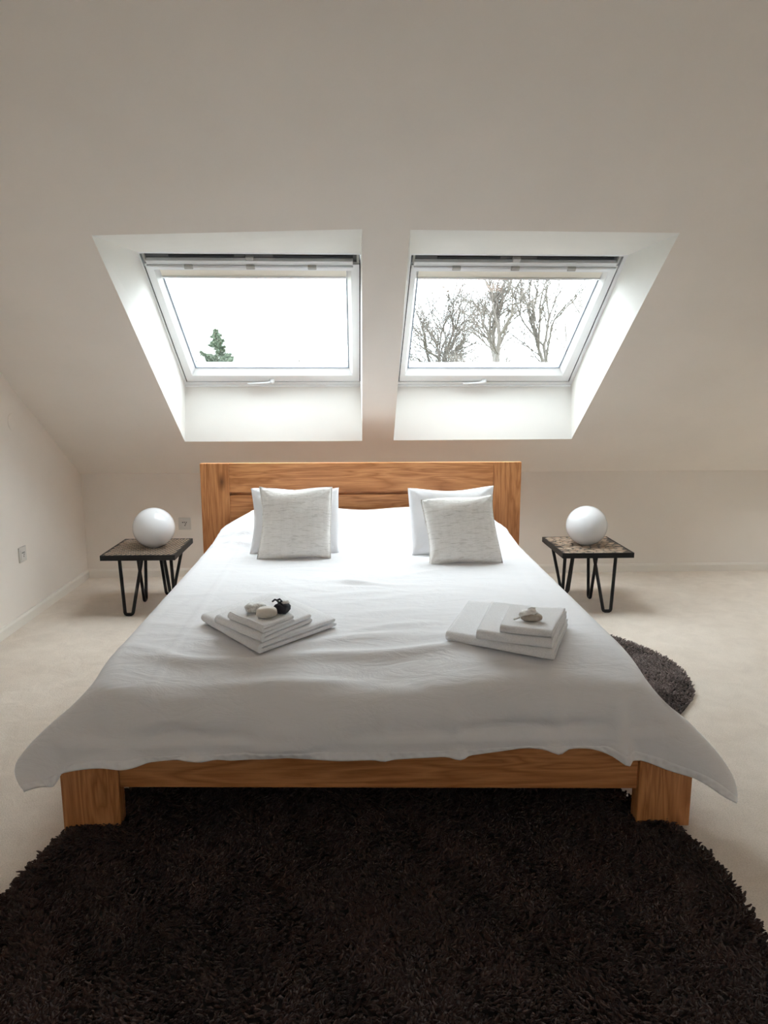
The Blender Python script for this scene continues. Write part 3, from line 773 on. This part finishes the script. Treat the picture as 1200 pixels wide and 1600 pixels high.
# ------------------------------------------------------------------ folded towels
def towel(P, z0, h, seed, label, group=None):
    """P: four floor-plan corners P00 P10 P11 P01; the fold is along u = 0, the cut ends show at v = 0"""
    P = [Vector((p[0], p[1])) for p in P]
    def M(u, v): return P[0] * (1 - u) * (1 - v) + P[1] * u * (1 - v) + P[2] * u * v + P[3] * (1 - u) * v
    LU = ((P[1] - P[0]).length + (P[2] - P[3]).length) / 2; LV = ((P[3] - P[0]).length + (P[2] - P[1]).length) / 2
    t = h * .49
    path = []                       # centre line (distance from fold, height)
    for k in range(12): path.append((LU * (1 - k / 12) * 1.0 + .0, t / 2))
    for k in range(9):
        a = -PI / 2 - PI * k / 8
        path.append((h / 2 + math.cos(a) * (h - t) / 2 + .0, h / 2 + math.sin(a) * (h - t) / 2))
    for k in range(1, 13): path.append((LU * k / 12 - .006, h - t / 2))
    path = [(max(a, t / 2) if False else a, b) for a, b in path]
    # offset outline
    left, right = [], []
    for i, p in enumerate(path):
        a = path[max(0, i - 1)]; b = path[min(len(path) - 1, i + 1)]
        dx, dz = b[0] - a[0], b[1] - a[1]; L_ = math.hypot(dx, dz) or 1
        nx, nz = -dz / L_, dx / L_
        w = t / 2 * .97
        left.append((p[0] + nx * w, p[1] + nz * w)); right.append((p[0] - nx * w, p[1] - nz * w))
    def cap(c, sgn): return [(c[0] + math.cos(a) * t * .48, c[1] + math.sin(a) * t * .48 * sgn) for a in (-PI / 4, 0, PI / 4)]
    prof = left + cap(path[-1], -1) + right[::-1] + cap(path[0], -1)[::1]
    cx = sum(p[0] for p in prof) / len(prof)
    rnd = random.Random(seed); s1, s2 = rnd.uniform(0, 9), rnd.uniform(0, 9)
    bm = bmesh.new(); rings = []
    vs = [0, .010, .030] + [k / 16 for k in range(1, 16)] + [.970, .990, 1]
    for v in vs:
        e = min(v, 1 - v)
        sh = 1 if e > .025 else (.90 if e > .005 else .62)
        ring = []
        for (a, z) in prof:
            # towards the cut ends every layer gets thinner round its own centre line
            zc = t / 2 if z < h / 2 else h - t / 2
            near = a > h * .6
            zz = zc + (z - zc) * sh if near else h / 2 + (z - h / 2) * (sh * .25 + .75)
            q = M(a / LU, v)
            w = .0022 * noise.noise(Vector((q.x * 12 + s1, q.y * 12, z * 25 + s2)))
            sag = -.003 * (math.sin(PI * v) * math.sin(PI * min(1, max(0, a / LU)))) * (z / h)
            ring.append(bm.verts.new((q.x + w, q.y + w, z0 + zz + (w + sag) * (z / h))))
        rings.append(ring)
    n = len(prof)
    for r0, r1 in zip(rings, rings[1:]):
        for k in range(n): bm.faces.new((r0[k], r0[(k + 1) % n], r1[(k + 1) % n], r1[k]))
    # end caps as a strip between the two offset lines
    m = len(left)
    for r_ in (rings[0], rings[-1]):
        for k in range(m - 1):
            bm.faces.new((r_[k], r_[k + 1], r_[n - 4 - k - 1 - 0] if False else r_[2 * m + 3 - 1 - (k + 1)], r_[2 * m + 3 - 1 - k]))
        bm.faces.new([r_[m - 1], r_[m], r_[m + 1], r_[m + 2], r_[m + 3]]); bm.faces.new([r_[2 * m + 2], r_[2 * m + 3], r_[2 * m + 4], r_[2 * m + 5], r_[0]])
    o = obj('towel', bm, TERRY, None, True, 60)
    return props(o, label, 'towel', group)
ZT = .4935
towel([(-.327, 2.269), (-.079, 2.543), (-.337, 2.905), (-.581, 2.608)], ZT, .036, 1, 'largest folded white towel, lowest of the left stack on the bed')
towel([(-.316, 2.276), (-.163, 2.487), (-.322, 2.735), (-.505, 2.484)], ZT + .036, .033, 2, 'middle folded white towel of the left stack on the bed')
towel([(-.312, 2.280), (-.216, 2.390), (-.311, 2.590), (-.450, 2.430)], ZT + .069, .027, 3, 'smallest folded white towel, topmost of the left stack under the cream soap')
towel([(.628, 2.168), (.773, 2.507), (.447, 2.747), (.306, 2.370)], ZT, .036, 4, 'largest folded white towel, lowest of the right stack on the bed')
towel([(.624, 2.180), (.763, 2.496), (.512, 2.619), (.396, 2.283)], ZT + .036, .033, 5, 'middle folded white towel of the right stack on the bed')
towel([(.626, 2.194), (.741, 2.440), (.553, 2.480), (.469, 2.254)], ZT + .069, .027, 6, 'smallest folded white towel, topmost of the right stack under the taupe soap')

def pebble(name, loc, r, rz, mat, label, cat, p=.85, seed=0, amp=.06, parent=None, seg=28):
    bm = bmesh.new(); bmesh.ops.create_uvsphere(bm, u_segments=seg, v_segments=seg * 2 // 3, radius=1)
    k = lambda a, q: math.copysign(abs(a) ** q, a)
    for v in bm.verts:
        c = v.co.copy(); d = 1 + amp * noise.noise(c * 2.2 + Vector((seed, 0, 0))) + amp * .5 * noise.noise(c * 6 + Vector((seed, 3, 0)))
        w = Vector((k(c.x, p) * r[0], k(c.y, p) * r[1], k(c.z, p) * r[2])) * d
        w.z = max(w.z, -r[2] * .93)
        co, si = math.cos(rz), math.sin(rz)
        v.co = Vector((loc[0] + w.x * co - w.y * si, loc[1] + w.x * si + w.y * co, loc[2] + w.z))
    o = obj(name, bm, mat, parent, True)
    if label: props(o, label, cat)
    return o
ZTOP = ZT + .096
pebble('soap', (-.306, 2.372, ZTOP + .0175), (.036, .024, .019), R(8), CREAM, 'cream oval soap bar on the left towel stack, in front of the dark pouch', 'soap', .8, 2, .05)
bundle = pebble('wrapped_sponge', (-.352, 2.432, ZTOP + .016), (.036, .026, .017), R(20), SPECKLE, 'speckled white wrapped sponge behind the cream soap', 'sponge', .8, 7, .12)
pouch = pebble('drawstring_pouch', (-.258, 2.420, ZTOP + .017), (.026, .030, .018), R(-20), NAVY, 'small dark navy drawstring pouch beside the cream soap', 'pouch', .7, 4, .12)
pebble('pouch_lace', (-.254, 2.428, ZTOP + .036), (.020, .015, .006), R(-20), SPECKLE, None, None, .8, 5, .3, pouch, 18)
bm = bmesh.new()
zz = ZTOP + .041
add_tube(bm, [(-.292, 2.432, zz - .004), (-.283, 2.424, zz + .005), (-.275, 2.422, zz + .003), (-.266, 2.420, zz + .008), (-.258, 2.414, zz + .002), (-.268, 2.406, zz - .002), (-.276, 2.418, zz + .004), (-.262, 2.408, zz - .004), (-.248, 2.398, zz - .012)], .0035, 8)
obj('ribbon', bm, NAVY, pouch, True)
soap2 = pebble('soap', (.585, 2.300, ZTOP + .0115), (.036, .022, .0125), R(-6), TAUPE, 'flat taupe soap bar in a white knotted wrap on the right towel stack', 'soap', .75, 3, .05)
pebble('wrap', (.578, 2.308, ZTOP + .020), (.030, .022, .012), R(-6), WRAP, None, None, .8, 12, .35, soap2)
bm = bmesh.new()
zz = ZTOP + .030
add_tube(bm, [(.560, 2.305, zz - .006), (.572, 2.300, zz + .002), (.585, 2.303, zz + .006), (.598, 2.306, zz + .003), (.600, 2.314, zz + .006), (.586, 2.312, zz + .009), (.575, 2.308, zz + .004), (.582, 2.296, zz - .002), (.592, 2.290, zz - .009)], [.004, .005, .005, .004, .005, .005, .004, .005, .003], 8)
obj('knot', bm, WRAP, soap2, True)
bm = bmesh.new()
add_tube(bm, [(.556, 2.302, ZTOP + .006), (.545, 2.300, ZTOP + .011), (.537, 2.304, ZTOP + .006), (.526, 2.300, ZTOP + .004)], [.0035, .004, .003, .003], 8)
obj('wrap_tail', bm, WRAP, soap2, True)

# ------------------------------------------------------------------ side tables
def side_table(loc, W, D, mir, chips, label):
    t = props(empty('side_table', (loc[0], loc[1], 0)), label, 'table', 'side tables beside the bed')
    cx, cy = loc; H = .38; fh = .032
    x0, x1, y0, y1 = cx - W / 2, cx + W / 2, cy - D / 2, cy + D / 2
    bm = bmesh.new(); k = .010
    add_box(bm, x0, x1, y0, y0 + k, H - fh, H, .0015); add_box(bm, x0, x1, y1 - k, y1, H - fh, H, .0015)
    add_box(bm, x0, x0 + k, y0 + k, y1 - k, H - fh, H, .0015); add_box(bm, x1 - k, x1, y0 + k, y1 - k, H - fh, H, .0015)
    obj('frame', bm, BLACK, t)
    top = box_obj('tabletop', RESIN, t, x0 + k, x1 - k, y0 + k, y1 - k, H - .022, H - .0016)
    # wood slices set in the resin
    rnd = random.Random(5 if chips == 'fine' else 6)
    bm = bmesh.new()
    def chip(px, py, a, b, ang, n=8):
        if not (x0 + k + a * .5 < px < x1 - k - a * .5 and y0 + k + b * .6 < py < y1 - k - b * .6): return
        z1 = H - .0007 + rnd.uniform(0, .0005)
        pts = []
        for i in range(n):
            q = 2 * PI * i / n
            ux, uy = math.cos(q) * a * rnd.uniform(.85, 1.1), math.sin(q) * b * rnd.uniform(.85, 1.1)
            X_ = px + ux * math.cos(ang) - uy * math.sin(ang); Y_ = py + ux * math.sin(ang) + uy * math.cos(ang)
            pts.append((min(max(X_, x0 + k), x1 - k), min(max(Y_, y0 + k), y1 - k)))
        lo = [bm.verts.new((p[0], p[1], H - .006)) for p in pts]; hi_ = [bm.verts.new((p[0], p[1], z1)) for p in pts]
        bm.faces.new(hi_)
        for i in range(n): bm.faces.new((lo[i], lo[(i + 1) % n], hi_[(i + 1) % n], hi_[i]))
    if chips == 'fine':
        # small slanted slices laid in curved courses round the back left corner
        ox, oy = cx - .02, cy + .40
        r = .10
        while r < .75:
            a = -PI
            while a < PI:
                a += .029 / r
                chip(ox + math.cos(a) * r, oy + math.sin(a) * r,   .0115, .0048, a + PI / 2 + .6, 6)
            r += .0235
    else:
        y = y0 + .016; j = 0
        while y < y1:
            x = x0 - .01 + rnd.uniform(0, .03)
            while x < x1:
                a = rnd.uniform(.018, .031); x += a
                chip(x, y + rnd.uniform(-.003, .003), a, rnd.uniform(.0052, .0074), rnd.uniform(-.16, .16), 10)
                x += a * (1.05 if rnd.random() > .12 else 1.7)
            y += .0265
            j += 1
    props(obj('wood_chips', bm, CHIPS, top), kind='stuff')
    zt = H - fh + .002; r = .0102
    def hairpin(a, b, c, d):
        """a, b upper ends; c, d the bends on the floor"""
        P_ = [Vector((cx + p[0] * mir, cy + p[1], p[2])) for p in (a, c, d, b)]
        bm = bmesh.new()
        A_, C_, D_, B_ = P_
        def rnd_c(p, q, s): return [p + (q - p) * s]
        pts = [A_, C_ + (A_ - C_).normalized() * .012, C_ + (A_ - C_).normalized() * .004 + (D_ - C_).normalized() * .003, C_ + (D_ - C_).normalized() * .010, D_ + (C_ - D_).normalized() * .010, D_ + (B_ - D_).normalized() * .004 + (C_ - D_).normalized() * .003, D_ + (B_ - D_).normalized() * .012, B_]
        add_tube(bm, pts, r, 10)
        obj('leg', bm, BLACK, t, True, 60)
    hy = D / 2 - .025
    hairpin((-.114, -hy, zt), (.018, -hy, zt), (-.100, -hy, r), (-.055, -hy, r))
    hairpin((.150, -hy, zt), (.150, -.07, zt), (.176, -.165, r), (.176, -.120, r))
    hairpin((.000, hy, zt), (.160, hy, zt), (.035, hy, r), (.080, hy, r))
    hairpin((-.064, -.035, zt), (-.064, .145, zt), (-.064, .060, r), (-.064, .100, r))
    return t
side_table((-1.296, 4.462), .440, .485, 1, 'fine', 'square side table with fine woven-looking wood chip top, left of the bed')
t2 = side_table((1.452, 4.405), .435, .485, -1, 'coarse', 'square side table with coarse oval wood slice top, right of the bed')

def globe_lamp(loc, label):
    cx, cy = loc; z0 = .3815; t = props(empty('globe_lamp', (cx, cy, z0)), label, 'lamp', 'globe lamps on the side tables')
    rr = .1265; cz = z0 + .1195
    bm = bmesh.new(); n = 64; rings = []
    a0 = math.asin(-.94)
    for i in range(41):
        a = a0 + (PI / 2 - a0) * i / 40
        rad = rr * math.cos(a); z = cz + rr * math.sin(a) * (.985)
        if i == 40: top = bm.verts.new((cx, cy, z)); continue
        rings.append([bm.verts.new((cx + rad * math.cos(2 * PI * k / n), cy + rad * math.sin(2 * PI * k / n), z)) for k in range(n)])
    for r0, r1 in zip(rings, rings[1:]):
        for k in range(n): bm.faces.new((r0[k], r0[(k + 1) % n], r1[(k + 1) % n], r1[k]))
    for k in range(n): bm.faces.new((rings[-1][k], rings[-1][(k + 1) % n], top))
    bm.faces.new(rings[0][::-1])
    obj('glass_shade', bm, OPAL, t, True, 50)
    bm = bmesh.new(); add_tube(bm, [(cx, cy, z0), (cx, cy, z0 + .004)], .040, 32); obj('base', bm, LAMPBASE, t, True, 40)
globe_lamp((-1.256, 4.455), 'unlit white glass globe lamp on the left side table')
globe_lamp((1.450, 4.405), 'unlit white glass globe lamp on the right side table')

# ------------------------------------------------------------------ outlets and the blank cover
def outlet(loc, nrm, label):
    """loc: centre on the wall, nrm: into the room"""
    N_ = Vector(nrm); S_ = Vector((0, 0, 1)).cross(N_).normalized(); Z_ = Vector((0, 0, 1)); c = Vector(loc)
    t = props(empty('wall_outlet', loc), label, 'outlet', None)
    def slab(a, b, z0, z1, d0, d1, bev=0.0):
        bm = bmesh.new()
        p = lambda s, z, d: c + S_ * s + Z_ * z + N_ * d
        add_hexa(bm, [p(a, z0, d0), p(b, z0, d0), p(b, z1, d0), p(a, z1, d0), p(a, z0, d1), p(b, z0, d1), p(b, z1, d1), p(a, z1, d1)], bev)
        return bm
    obj('cover_plate', slab(-.044, .044, -.044, .044, 0, .008, .002), OUTLET, t)
    f = obj('socket_face', slab(-.029, .029, -.029, .029, .008, .0105, .001), OUTLET, t)
    for s, z in ((-.002, .011), (-.014, .010), (.012, .010), (.007, -.001), (.002, -.012)):
        bm = bmesh.new(); p = c + S_ * s + Z_ * z
        add_tube(bm, [p + N_ * .009, p + N_ * .0112], .0042, 10); obj('socket_hole', bm, HOLE, f)
outlet((-1.233, YB, .393), (0, -1, 0), 'square grey-white outlet on the knee wall between left lamp and headboard')
outlet((XW, 4.177, .404), (1, 0, 0), 'square white outlet low on the left gable wall')
bm = bmesh.new(); c = Vector((XW, 4.195, 1.169))
seg = 36; rings = []
for r_, d in ((.047, 0), (.047, .003), (.045, .0045), (.041, .005), (.0395, .0042), (.038, .005)):
    rings.append([bm.verts.new(c + Vector((d, math.cos(2 * PI * k / seg) * r_, math.sin(2 * PI * k / seg) * r_))) for k in range(seg)])
for a_, b2 in zip(rings, rings[1:]):
    for k in range(seg): bm.faces.new((a_[k], a_[(k + 1) % seg], b2[(k + 1) % seg], b2[k]))
bm.faces.new(rings[-1]); bm.faces.new(rings[0][::-1])
props(obj('round_cover', bm, PLASTER, None, True, 30), 'round blank junction cover painted like the left gable wall', 'cover')

# ------------------------------------------------------------------ rugs
def rug(cx, cy, rad, zb, n_tuft, h, rt, lean, mats, seed, label, cat='rug', segs=3, group=None, thin=1.0):
    rng = np.random.default_rng(seed)
    # backing disc with a rounded edge
    nr, na = 26, 110
    r = np.concatenate([np.linspace(0.001, .985, nr), [1.0, 1.0]]) * rad
    zz = np.concatenate([np.full(nr, zb), [zb * .6, 0.001]])
    a = np.linspace(0, 2 * np.pi, na, endpoint=False)
    wob = 1 + .006 * np.sin(5 * a + seed) + .004 * np.sin(11 * a)
    Vd = np.stack([cx + r[:, None] * np.cos(a) * wob, cy + r[:, None] * np.sin(a) * wob, np.repeat(zz[:, None], na, 1)], -1).reshape(-1, 3)
    i = np.arange(len(r) * na).reshape(len(r), na); j = np.roll(i, -1, 1)
    base = mesh_np('rug', Vd, np.stack([i[:-1], i[1:], j[1:], j[:-1]], -1).reshape(-1, 4), mats[1])
    props(base, label, cat, group)
    # pile: thick curly tufts, leaning in patches
    ang = rng.uniform(0, 2 * np.pi, n_tuft); rr = np.sqrt(rng.uniform(0, 1, n_tuft)) * rad * 1.0
    w = 1 + .006 * np.sin(5 * ang + seed) + .004 * np.sin(11 * ang)
    px = cx + rr * w * np.cos(ang); py = cy + rr * w * np.sin(ang)
    th = 1.3 * np.sin(7 * px + 2 * np.sin(5 * py)) + 1.3 * np.sin(8 * py + 1.7 * np.sin(6 * px)) + 1.1 * np.sin(23 * px + 17 * py) + rng.normal(0, .75, n_tuft)
    L_ = h * rng.uniform(.75, 1.25, n_tuft); ln = lean * rng.uniform(.5, 1.25, n_tuft)
    edge = rr > rad * .975
    th = np.where(edge, ang + rng.normal(0, .5, n_tuft), th)
    dx, dy = np.cos(th), np.sin(th)
    K = segs + 1; S = 3; tt = np.linspace(0, 1, K)
    curl = rng.normal(0, .7, n_tuft)
    rings = []
    for t in tt:
        q = ln * t ** 1.4 * L_
        sx = curl * L_ * np.sin(np.pi * t) * .5
        zc = zb * .55 + L_ * t * np.sqrt(np.clip(1 - (ln * t * .72) ** 2, .12, 1)) * .86
        C_ = np.stack([px + dx * q - dy * sx, py + dy * q + dx * sx, zc], -1)
        rw = rt * thin * (1.0 - .50 * t ** 3) * rng.uniform(.85, 1.15, n_tuft)
        ph0 = rng.uniform(0, 6.28, n_tuft) if t == 0 else ph0
        ring = []
        for s in range(S):
            aa = ph0 + 2 * np.pi * s / S + t * .6
            ring.append(C_ + np.stack([np.cos(aa) * rw, np.sin(aa) * rw, np.zeros(n_tuft)], -1))
        rings.append(np.stack(ring, 1))
    Vt = np.stack(rings, 1)                       # tuft, ring, side, xyz
    Vt[..., 2] = np.maximum(Vt[..., 2], .002)
    basei = np.arange(n_tuft) * K * S
    f = []
    for k in range(segs):
        for s in range(S):
            s2 = (s + 1) % S
            f.append([k * S + s, k * S + s2, (k + 1) * S + s2, (k + 1) * S + s])
    f = np.array(f); Fq = (basei[:, None, None] + f[None]).reshape(-1, 4)
    Vf = Vt.reshape(-1, 3)
    p = mesh_np('pile', Vf, Fq, mats[0]); p.parent = base
    props(p, kind='stuff')
    return base
rug(.035, 1.71, .985, .016, 56000, .019, .0062, .75, (RUGPILE, RUGBASE), 1, 'large round dark brown shag rug under the foot of the bed')
rug(.865, 3.28, .698, .012, 26000, .016, .0046, .6, (RUG2PILE, RUGBASE), 2, 'charcoal round rug peeping out at the right side of the bed')

# ------------------------------------------------------------------ outside the skylights
bm = bmesh.new(); add_box(bm, -60, 60, YB + .6, 120, -3.3, -3.0)
struct(obj('ground', bm, GRASS), label='garden lawn below the attic')

def bare_tree(x, y, top, spread, seed, label, fork=1.2, lean=0.0, depth=6, r0=.11, nfork=3):
    rnd = random.Random(seed); z0 = -3.0
    t = props(empty('bare_tree', (x, y, z0)), label, 'tree', 'bare trees beyond the right skylight' if x > 0.5 else None)
    trunk = bmesh.new(); tw = bmesh.new()
    def grow(bm_, p, d, L_, r, lev):
        n = 5 if lev < 2 else 4
        pts = [p]; dd = d.copy()
        for _ in range(n):
            dd = (dd + Vector((rnd.gauss(0, .13), rnd.gauss(0, .13), rnd.gauss(.03, .07)))).normalized()
            pts.append(pts[-1] + dd * L_ / n)
        add_tube(bm_, pts, [r * (1 - .38 * k / n) for k in range(n + 1)], 6 if lev < 2 else 4, False)
        if lev >= depth or r < .0030: return
        nb = rnd.choice((2, 3)) if lev else nfork
        for k in range(nb):
            ax = Vector((rnd.gauss(0, 1), rnd.gauss(0, 1), rnd.gauss(0, .3))).cross(dd).normalized()
            nd = (Matrix.Rotation(rnd.uniform(.25, .75) * spread, 3, ax) @ dd).normalized()
            grow(tw, pts[-1], nd, L_ * rnd.uniform(.62, .88), r * rnd.uniform(.50, .68), lev + 1)
        for k in range(rnd.choice((2, 3, 4)) if lev else 1):
            i = rnd.randint(2, n - 1); ax = Vector((rnd.gauss(0, 1), rnd.gauss(0, 1), .2)).cross(dd).normalized()
            nd = (Matrix.Rotation(rnd.uniform(.5, 1.0) * spread, 3, ax) @ dd).normalized()
            grow(tw, pts[i], nd, L_ * rnd.uniform(.45, .75), r * rnd.uniform(.32, .5), lev + 2)
    h0 = fork - z0
    p0 = Vector((x, y, z0)); d0 = Vector((lean, 0, 1)).normalized()
    # the trunk, then the crown scaled to reach the given top
    rest = top - fork
    n = 8; pts = [p0 + d0 * h0 * k / n + Vector((rnd.gauss(0, .03), rnd.gauss(0, .03), 0)) for k in range(n + 1)]
    add_tube(trunk, pts, [r0 * 1.5 - .5 * r0 * k / n for k in range(n + 1)], 10, True)
    tip = pts[-1]
    for k in range(nfork):
        a = 2 * PI * k / nfork + rnd.uniform(-.4, .4); tl = rnd.uniform(.25, .6) * spread
        d = Vector((math.cos(a) * tl, math.sin(a) * tl, 1)).normalized()
        grow(tw, tip, d, rest * .33, r0 * .62, 1)
    for k in range(5):
        a = rnd.uniform(0, 6.28); i = rnd.randint(5, 7)
        d = Vector((math.cos(a), math.sin(a), rnd.uniform(.5, 1.0))).normalized()
        grow(tw, pts[i], d, rest * .27, r0 * .4, 2)
    obj('trunk', trunk, BARK, t, True)
    props(obj('branches', tw, BARK, t, True), kind='stuff')
bare_tree(3.05, 16.0, 4.0, .85, 4, 'tall bare tree with central trunk beyond the right skylight', 1.75, .0, 6, .105)
bare_tree(4.40, 17.0, 4.6, .7, 8, 'bare tree with steep forked trunk, rightmost big one beyond the right skylight', 1.2, .03, 6, .095, 3)
bare_tree(2.4, 20.0, 4.1, 1.0, 23, 'dense bushy bare tree, leftmost beyond the right skylight', 1.3, .0, 7, .09, 5)
bare_tree(3.3, 25.0, 3.6, 1.2, 33, 'low twiggy bare tree behind the tall central tree', 1.0, .0, 6, .07, 4)
bare_tree(-2.4, 36.0, 3.6, .9, 41, 'faint thin bare tree seen low in the left skylight', 2.0, .0, 5, .04, 3)
bare_tree(-0.25, 36.0, 3.4, .9, 42, 'faint thin bare tree at the right edge of the left skylight', 2.0, .0, 5, .04, 3)

def pine(x, y, top, half, seed, label):
    rnd = random.Random(seed); z0 = -3.0
    t = props(empty('pine_tree', (x, y, z0)), label, 'tree')
    bm = bmesh.new(); add_tube(bm, [(x, y, z0), (x + .02, y, (z0 + top) / 2), (x, y, top - .05)], [.13, .08, .012], 8); obj('trunk', bm, BARK, t, True)
    bm = bmesh.new(); br = bmesh.new()
    def needle(p, d, L_, w):
        s = d.cross(Vector((rnd.gauss(0, 1), rnd.gauss(0, 1), rnd.gauss(0, 1)))).normalized() * w
        a, b_, c_ = bm.verts.new(p - s), bm.verts.new(p + s), bm.verts.new(p + d * L_)
        bm.faces.new((a, b_, c_))
    z = top
    while z > z0 + .9:
        k = (top - z) / 1.2
        reach = half * min(3.0, k * .95) * rnd.uniform(.5, 1.15) + .07
        nb = rnd.randint(3, 6)
        for _ in range(nb):
            a = rnd.uniform(0, 6.28); d = Vector((math.cos(a), math.sin(a), rnd.uniform(.15, .9))).normalized()
            L_ = reach * rnd.uniform(.55, 1.05)
            p0 = Vector((x, y, z)); p1 = p0 + d * L_
            add_tube(br, [p0, p1], [.014, .005], 4, False)
            m = max(3, int(L_ / .035))
            for q in range(m):
                c0 = p0 + d * L_ * (.3 + .75 * q / m)
                for _ in range(22):
                    dd = (d * .5 + Vector((rnd.gauss(0, 1), rnd.gauss(0, 1), rnd.gauss(.3, .8)))).normalized()
                    needle(c0 + dd * rnd.uniform(0, .04), dd, rnd.uniform(.05, .12), .016)
        z -= rnd.uniform(.07, .12)
    props(obj('boughs', br, BARK, t), kind='stuff')
    props(obj('needles', bm, NEEDLES, t), kind='stuff')
pine(-4.62, 25.0, 3.20, .78, 3, 'green pine treetop seen low in the left skylight')
